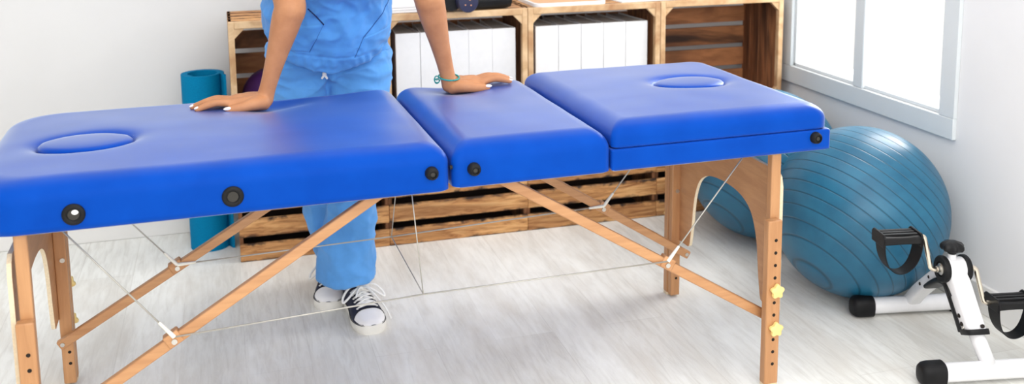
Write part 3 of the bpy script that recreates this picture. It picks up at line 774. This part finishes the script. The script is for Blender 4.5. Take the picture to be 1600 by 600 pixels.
for c_, d_, s_, r_ in nails:
    up = Vector((0,0,1)); u_ = (up - d_*up.dot(d_)).normalized(); sd = d_.cross(u_)
    R3 = Matrix((d_, sd, u_)).transposed()
    build_p(MB().ell(c_, (r_*1.05, r_*.82, r_*.42), R3, 20, 10), 'fingernail', M['nail'])
for s_ in (-1, 1):
    e_ = build_p(MB().ell(hp(s_*.030,-.0695,.006), (.0118,.0100,.0100), tilt), 'eye', M['eye'])
    build_p(MB().ell(hp(s_*.030,-.0788,.005), (.0052,.0016,.0052), tilt), 'iris', M['hair'], e_)
    build_p(MB().capsule([hp(s_*.014,-.087,.030), hp(s_*.030,-.089,.035), hp(s_*.046,-.079,.029)], [.002,.003,.0015], 8), 'eyebrow', M['hair'])
build_p(MB().ell(hp(0,-.083,-.062), (.021,.009,.0065), tilt), 'lips', M['lip'])
h = MB(); h.ell(hp(0,.024,.036), (.083,.097,.092), tilt, 32, 20); h.ell(hp(0,.118,.03), (.042,.040,.042), tilt)
h.capsule([hp(-.072,-.01,.05), hp(-.080,.03,-.01), hp(-.06,.07,-.04)], [.02,.022,.02], 12); h.capsule([hp(.072,-.01,.05), hp(.080,.03,-.01), hp(.06,.07,-.04)], [.02,.022,.02], 12)
hm, hn = remesh(h, .006, 3)
for i, v in enumerate(hm.v): hm.v[i] = v + hn[i]*(.002*noise.noise(Vector((v.x*120, v.y*20, v.z*60))))
build_p(hm, 'hair', M['hair'])

# scrub top: loft from hem to collar, short sleeves
def cloth(mb, voxel, amp_fn, it=3):
    m_, n_ = remesh(mb, voxel, it)
    for i, v in enumerate(m_.v): m_.v[i] = v + n_[i]*amp_fn(v, n_[i])
    return m_
top = MB(); rs = []
H0 = Vector((.270,-.452,.830)); H1 = Vector((.284,-.675,1.195)); ax = (H1-H0).normalized(); fr = Vector((0, -ax.z, ax.y)).normalized(); sd = Vector((1,0,0))
prof = [(-.004,.170,.140),(.0,.176,.150),(.05,.175,.149),(.12,.174,.146),(.22,.170,.140),(.36,.160,.128),(.52,.166,.125),(.68,.178,.124),(.80,.180,.112),(.90,.150,.092),(.97,.095,.070),(1.0,.07,.058)]
for t_, a_, b_ in prof:
    c_ = H0.lerp(H1, t_); ring = []
    for j in range(64):
        th_ = 2*pi*j/64; ca, sa = cos(th_), sin(th_)
        bb = b_*(1.0 if sa > 0 else .86)
        p = c_ + sd*(a_*math.copysign(abs(ca)**.85, ca)) + fr*(bb*math.copysign(abs(sa)**.9, sa))
        if t_ < .3:                                     # the hem hangs lowest at the middle of the front
            k = (1-t_/.3)*max(0, sa)**2
            p = p - ax*(.008*k) + Vector((0,0,-.016*k)) + Vector((0,0,.036*(1-t_/.3)*abs(ca)**1.3))
        ring.append(p)
    rs.append(ring)
top.rings(rs)
for s_, e_ in ((sL, eL), (sR, eR)):
    top.capsule([s_.lerp(chest,.35), s_+Vector((0,0,.008)), s_.lerp(e_,.42)], [.060,.060,.058], 24, sub=5)
def ridge(p): return 1 - 2.2*abs(noise.noise(p))
def amp_top(v, n):
    u = (v-H0).dot(ax); x = v.x
    q = Vector((x*7 + v.z*6, v.y*5, v.z*8 - x*4))
    a = .009*noise.noise(q) + .0085*(ridge(Vector((x*9+v.z*9, 3+v.y*4, v.z*5-x*5)))-.4) + .0042*ridge(Vector((x*20+v.z*18, v.y*14, v.z*18-x*16)))
    a += .0016*noise.noise(Vector((x*60, v.y*50, v.z*60)))
    b = sstep(-.012,.006,u)*sstep(.034,.026,u)                       # stitched hem band with small puckers
    a += b*(.0012 + .0016*sin(x*260 + 4*noise.noise(v*20)))
    a -= .0026*math.exp(-((u-.030)/.0035)**2)
    return a
tm = cloth(top, .0042, amp_top)
st_top = build_p(tm, 'scrub_top', M['scrub'])
# patch pockets laid onto the front of the top
from mathutils.bvhtree import BVHTree
bvh = BVHTree.FromPolygons(tm.v, tm.f)
def on_cloth(x, z, off):
    h_ = bvh.ray_cast(Vector((x, -1.2, z)), Vector((0,1,0)))
    return (h_[0] + h_[1]*off) if h_[0] is not None else None
def patch(quad, off, nu=26, nv=30):
    g_ = []
    for j in range(nv+1):
        row = []
        for i in range(nu+1):
            u, v = i/nu, j/nv
            x = (quad[0][0]*(1-u)+quad[1][0]*u)*(1-v) + (quad[3][0]*(1-u)+quad[2][0]*u)*v
            z = (quad[0][1]*(1-u)+quad[1][1]*u)*(1-v) + (quad[3][1]*(1-u)+quad[2][1]*u)*v
            e = min(u, 1-u, v, 1-v); row.append(on_cloth(x, z, off*sstep(0,.06,e)+.0006))
        g_.append(row)
    m_ = MB(); vs = []; idx = {}
    for j, row in enumerate(g_):
        for i, p in enumerate(row):
            if p is not None: idx[(i,j)] = len(vs); vs.append(p)
    fs = [(idx[(i,j)], idx[(i+1,j)], idx[(i+1,j+1)], idx[(i,j+1)]) for j in range(nv) for i in range(nu) if all(k in idx for k in ((i,j),(i+1,j),(i+1,j+1),(i,j+1)))]
    return m_.add(vs, fs)
def seam(pts, r, sub=10, off=.0015):
    out = []
    for a_, b_ in zip(pts[:-1], pts[1:]):
        for k in range(sub):
            t_ = k/sub; p = on_cloth(a_[0]+(b_[0]-a_[0])*t_, a_[1]+(b_[1]-a_[1])*t_, off)
            if p is not None: out.append(p)
    p = on_cloth(*pts[-1], off)
    if p is not None: out.append(p)
    return MB().tube(out, r, 8) if len(out) > 2 else None
qL = [(.145,.945),(.208,.912),(.240,.870),(.145,.870)]
for quad, opening, side in (([(.120,.868),(.243,.872),(.205,.795),(.120,.800)], [(.203,.918),(.222,.898),(.2425,.873)], [(.2425,.873),(.226,.838),(.207,.794)]),
                            ([(.350,.828),(.440,.852),(.435,.790),(.328,.772)], [(.432,.925),(.405,.892),(.378,.858),(.350,.829)], [(.350,.829),(.338,.80),(.326,.772)])):
    pk = build_p(patch(quad, .0022), 'pocket', M['scrub'], st_top)
    sm = seam(opening, .0019 if quad[0][0] < .2 else .0013, off=.0004)
    if sm: build_p(sm, 'pocket_opening', M['pocket_dark'] if quad[0][0] < .2 else M['scrub_seam'], pk)
    sm = seam(side, .0009, off=.0001)
    if sm: build_p(sm, 'pocket_seam', M['scrub_seam'], pk)

# trousers
tr = MB()
tr.capsule([Vector((.205,-.432,.815)), Vector((.278,-.445,.825)), Vector((.344,-.440,.815))], [.095,.108,.095], 24)
tr.capsule([Vector((.19,-.425,.745)), Vector((.278,-.440,.755)), Vector((.360,-.43,.745))], [.098,.092,.086], 24)
L1 = [(.354,-.435,.76,.090,.100),(.344,-.455,.62,.086,.090),(.324,-.480,.46,.072,.080),(.312,-.490,.33,.068,.080),(.299,-.487,.22,.075,.085),(.295,-.482,.140,.081,.090),(.295,-.481,.122,.082,.090)]
L2 = [(.190,-.425,.76,.090,.098),(.198,-.425,.62,.086,.088),(.222,-.425,.46,.072,.078),(.254,-.405,.33,.068,.076),(.276,-.375,.22,.066,.078),(.290,-.335,.150,.066,.082),(.292,-.330,.128,.065,.080)]
for Ls in (L1, L2):
    rs = []
    for x, y, z, a_, b_ in Ls:
        rs.append([Vector((x+a_*cos(2*pi*j/40), y+b_*sin(2*pi*j/40), z - (.012*sin(2*pi*j/40)*-1 if z < .13 else 0))) for j in range(40)])
    # smooth resample in height
    cols = [smooth([r_[j] for r_ in rs], 1, 5)[0] for j in range(40)]
    tr.rings([[cols[j][i] for j in range(40)] for i in range(len(cols[0]))])
def amp_tr(v, n):
    lo = sstep(.7,.35,v.z); hi = sstep(.60,.70,v.z)
    a = .006*noise.noise(Vector((v.x*8, v.y*8, v.z*4.5))) + .0022*noise.noise(Vector((v.x*30, v.y*30, v.z*30)))
    a += lo*(.0105*(ridge(Vector((v.x*11+v.z*3, v.y*11, v.z*3.2)))-.4) + 0.006*ridge(Vector((v.x*16+v.z*14, v.y*16, v.z*12-v.x*9))))
    a += hi*(.011*(ridge(Vector((v.x*6+v.z*5, v.y*6, v.z*17-v.x*7)))-.4) + 0.005*ridge(Vector((v.x*14, 5+v.y*14, v.z*34+v.x*12))))
    a -= .012*math.exp(-((v.x-.262)/.006)**2)*hi*sstep(-.44,-.5,v.y)                    # centre seam
    return a
ptm = cloth(tr, .0040, amp_tr)
pants = build_p(ptm, 'scrub_trousers', M['scrub_pants'])
bvh = BVHTree.FromPolygons(ptm.v, ptm.f)
kp = on_cloth(.248, .722, .010) or Vector((.243,-.55,.722))
kn = MB(); kn.ell(kp, (.006,.006,.008)); kn.capsule([kp, kp+Vector((-.007,-.003,-.010))], [.0035,.003], 10); kn.capsule([kp, kp+Vector((.006,-.003,-.011))], [.0035,.003], 10)
build_p(kn, 'drawstring_knot', M['lace'], pants)

# sneakers
def sneaker(toe, heel, bow):
    toe = Vector(toe); heel = Vector(heel); F = (toe-heel); Ln = F.length; F.normalize(); S = Vector((-F.y, F.x, 0))   # S to the wearer's... side
    def Q(t, s_, z): return heel + F*(t*Ln) + S*s_ + Vector((0,0,z))
    st = [(0,.020),(.02,.028),(.08,.034),(.2,.0365),(.35,.0365),(.5,.040),(.65,.0465),(.78,.0475),(.87,.043),(.93,.035),(.97,.025),(.995,.010)]
    def outline(sc=1.0, dz=0, n=6):
        P = smooth([(t, w_, 0) for t, w_ in st], 1, n)[0]
        return P
    O = outline()
    up = MB(); rs = []
    ht = [(0,.070),(.05,.078),(.25,.080),(.36,.080),(.5,.072),(.62,.060),(.74,.050),(.86,.043),(.95,.036),(1,.024)]
    def hh(t):
        for (a_, x), (b_, y) in zip(ht[:-1], ht[1:]):
            if t <= b_: return x+(y-x)*((t-a_)/(b_-a_))
        return ht[-1][1]
    for p in O:
        t, w_ = p.x, p.y; h_ = hh(t); ring = []
        for j in range(25):
            a_ = pi*j/24; ca, sa = cos(a_), sin(a_)
            ring.append(Q(t, w_*.955*math.copysign(abs(ca)**.75, ca), .020 + (h_-.020)*abs(sa)**.8))
        rs.append(ring)
    root = build_p(up.rings(rs), 'sneaker', M['navy'], None)
    so = MB(); rr = []
    for off, z in ((.93,.0),(.985,.003),(1.0,.012),(.99,.0205),(.90,.0235)):
        left = [Q(p.x*1.008-.003 if p.x > .5 else p.x, p.y*off, z + (.003*sstep(.66,.9,p.x) if z > .02 else 0)) for p in O]
        right = [Q(p.x*1.008-.003 if p.x > .5 else p.x, -p.y*off, z + (.003*sstep(.66,.9,p.x) if z > .02 else 0)) for p in O]
        rr.append(left + right[::-1])
    build_p(so.rings(rr), 'sole', M['rubber_white'], root, angle=50)
    # dark line where the rubber meets the ground
    # toe cap
    tc = MB(); rs = []
    for i in range(15):
        t = .755 + .237*i/14; w_ = 0
        for a_, b_ in zip(O[:-1], O[1:]):
            if a_.x <= t <= b_.x: w_ = a_.y + (b_.y-a_.y)*((t-a_.x)/(b_.x-a_.x+1e-9))
        w_ *= .93; h_ = hh(t)
        ring = []
        for j in range(21):
            th_ = pi*(.08+.84*j/20); ca, sa = cos(th_), sin(th_)
            back = .045*(abs(ca))**2 * (1-i/14)
            ring.append(Q(t-back*.5 if False else t + back*.9*(1-i/14), w_*math.copysign(abs(ca)**.75, ca), (.0200)+(h_-.0175)*abs(sa)**.8))
        rs.append(ring)
    build_p(tc.rings(rs, False, False, closed=False), 'toe_cap', M['toe_white'], root)
    # dark piping round the toe cap and along the top of the sole
    pi_ = [q + Vector((0,0,.0012)) for q in rs[0]]
    build_p(MB().tube(pi_, .0011, 6), 'piping', M['black_rubber'], root)
    ed = [Q(p.x*1.002-.004, p.y*.985, .0215+.003*sstep(.66,.9,p.x)) for p in O] + [Q(p.x*1.002-.004, -p.y*.985, .0215+.003*sstep(.66,.9,p.x)) for p in O[::-1]]
    build_p(MB().tube(ed, .0011, 6), 'piping', M['black_rubber'], root)
    # laces
    la = MB()
    def top(t, s_, lift=.004): return Q(t, s_, .020 + (hh(t)-.020)*(max(0,1-(abs(s_)/.046)**2.6))**.34 + lift)
    for k in range(6):
        t = .715 - k*.055
        P_, R_ = smooth([top(t, -.027), top(t-.004, -.014), top(t-.006, 0, .0050), top(t-.004, .014), top(t, .027)], .0030, 4); la.tube(P_, R_, 8, True, .7, (0,0,1))
        for s_ in (-1, 1): la.ell(top(t, s_*.0285, .0022), (.0035,.0035,.0022), None, 10, 6)
        if k < 5:
            P_, R_ = smooth([top(t, -.022, .005), top(t-.027, 0, .0075), top(t-.055, .022, .005)], .0026, 4); la.tube(P_, R_, 8)
            P_, R_ = smooth([top(t, .022, .005), top(t-.027, 0, .0065), top(t-.055, -.022, .005)], .0026, 4); la.tube(P_, R_, 8)
    kx = top(.47, 0, .012)
    def rel(f_, s_, z): return kx + F*(f_*.955) + S*s_ + Vector((0,0,z))
    for s_ in bow:
        loop = [rel(0,0,0), rel(-.002,s_*.018,.008), rel(.006,s_*.040,.004), rel(.018,s_*.058,-.014), rel(.027,s_*.060,-.026), rel(.028,s_*.046,-.016), rel(.014,s_*.022,.0), rel(.002,s_*.003,.003)]
        P_, R_ = smooth(loop, .0034, 6); la.tube(P_, R_, 8)
    for s_ in (-1, 1):
        tail = [rel(0,0,.002), rel(.018,s_*.013,.003), rel(.045,s_*.028,-.010), rel(.068,s_*.043,-.028), rel(.085,s_*.053,-.046), rel(.100,s_*.060,-.066)][:6 if s_ == bow[-1] else 3]
        P_, R_ = smooth(tail, .0026, 5); la.tube(P_, R_, 8)
    la.ell(kx, (.007,.007,.006))
    build_p(la, 'laces', M['lace'], root)
    return root
sneaker((.347,-.655,0), (.318,-.405,0), (-1, 1)); sneaker((.242,-.462,0), (.282,-.222,0), (-1, 1))
# bracelet on the wrist above the right-pointing hand
bc = Vector((.5625,-.700,.7235)); bm = MB(); P_ = []
dr = (eR - Vector((WR.x, WR.y, .70))).normalized(); dr = (dr + Vector((.30,-.02,0))).normalized(); e1 = dr.cross(Vector((0,1,0))).normalized(); e2 = dr.cross(e1)
for i in range(41):
    a_ = 2*pi*i/40; P_.append(bc + e1*(.0275*cos(a_)) + e2*(.0262*sin(a_)))
bm.tube(P_, .0022, 8)
kx = bc - e1*.030 if e1.x > 0 else bc + e1*.030
for k, (rx, dz) in enumerate(((.008, -.006), (.006, -.011), (.005,-.003))):
    bm.tube([kx + Vector((-.003+rx*cos(2*pi*i/20), -.004+.003*k, dz+rx*1.1*sin(2*pi*i/20))) for i in range(21)], .0014, 6)
build_p(bm, 'bracelet', M['teal'])

# ------------------------------------------------------------------ light
W = bpy.data.worlds.new('world'); SC.world = W; W.use_nodes = True
bg = W.node_tree.nodes['Background']; bg.inputs['Color'].default_value = (1, .985, .96, 1); bg.inputs['Strength'].default_value = 1.15
def area(name, loc, tgt, size, sizey, power, col=(1,1,1)):
    d = bpy.data.lights.new(name, 'AREA'); d.shape = 'RECTANGLE'; d.size = size; d.size_y = sizey; d.energy = power; d.color = col
    o = bpy.data.objects.new(name, d); COL.objects.link(o); o.location = loc
    o.rotation_euler = (Vector(tgt)-Vector(loc)).to_track_quat('-Z', 'Y').to_euler(); return o
area('window_daylight', (2.9,-.42,1.5), (1.0,-.6,.5), 1.2, 1.4, 60, (1,.98,.95))
area('added_ceiling_fill', (.5,-1.7,2.7), (.5,-1.6,0), 3.0, 3.0, 39, (1,.99,.97))  # unseen overhead fill, added to brighten the whole room
area('added_room_fill', (.5,-4.3,1.7), (1.0,-.6,.4), 2.6, 1.8, 56, (1,.985,.965))  # unseen fill added behind the camera, lifts the floor and right wall
area('left_window_light', (-2.5,-1.9,1.5), (.6,-.6,.4), 2.2, 1.7, 9, (1,.985,.965))

# ------------------------------------------------------------------ camera
fpx, cyp, yaw, pitch, roll = 1576.679, 45.7, .28130885, .15426939, -.00976962
cam = bpy.data.cameras.new('camera'); co_ = bpy.data.objects.new('camera', cam); COL.objects.link(co_); SC.camera = co_
cam.sensor_width = 36; cam.sensor_fit = 'HORIZONTAL'; cam.lens = fpx/1600*36; cam.shift_y = -(300-cyp)/1600
fv = Vector((sin(yaw)*cos(pitch), cos(yaw)*cos(pitch), -sin(pitch))); rv = Vector((cos(yaw), -sin(yaw), 0)); uv = rv.cross(fv)
r2 = rv*cos(roll)+uv*sin(roll); u2 = -rv*sin(roll)+uv*cos(roll)
co_.matrix_world = Matrix(((r2.x,u2.x,-fv.x,-.010476),(r2.y,u2.y,-fv.y,-3.297028),(r2.z,u2.z,-fv.z,1.263763),(0,0,0,1)))
cam.clip_start = .05; cam.dof.use_dof = True; cam.dof.focus_distance = 2.4; cam.dof.aperture_fstop = 3.6
SC.view_settings.view_transform = 'Standard'; SC.view_settings.exposure = 0.0
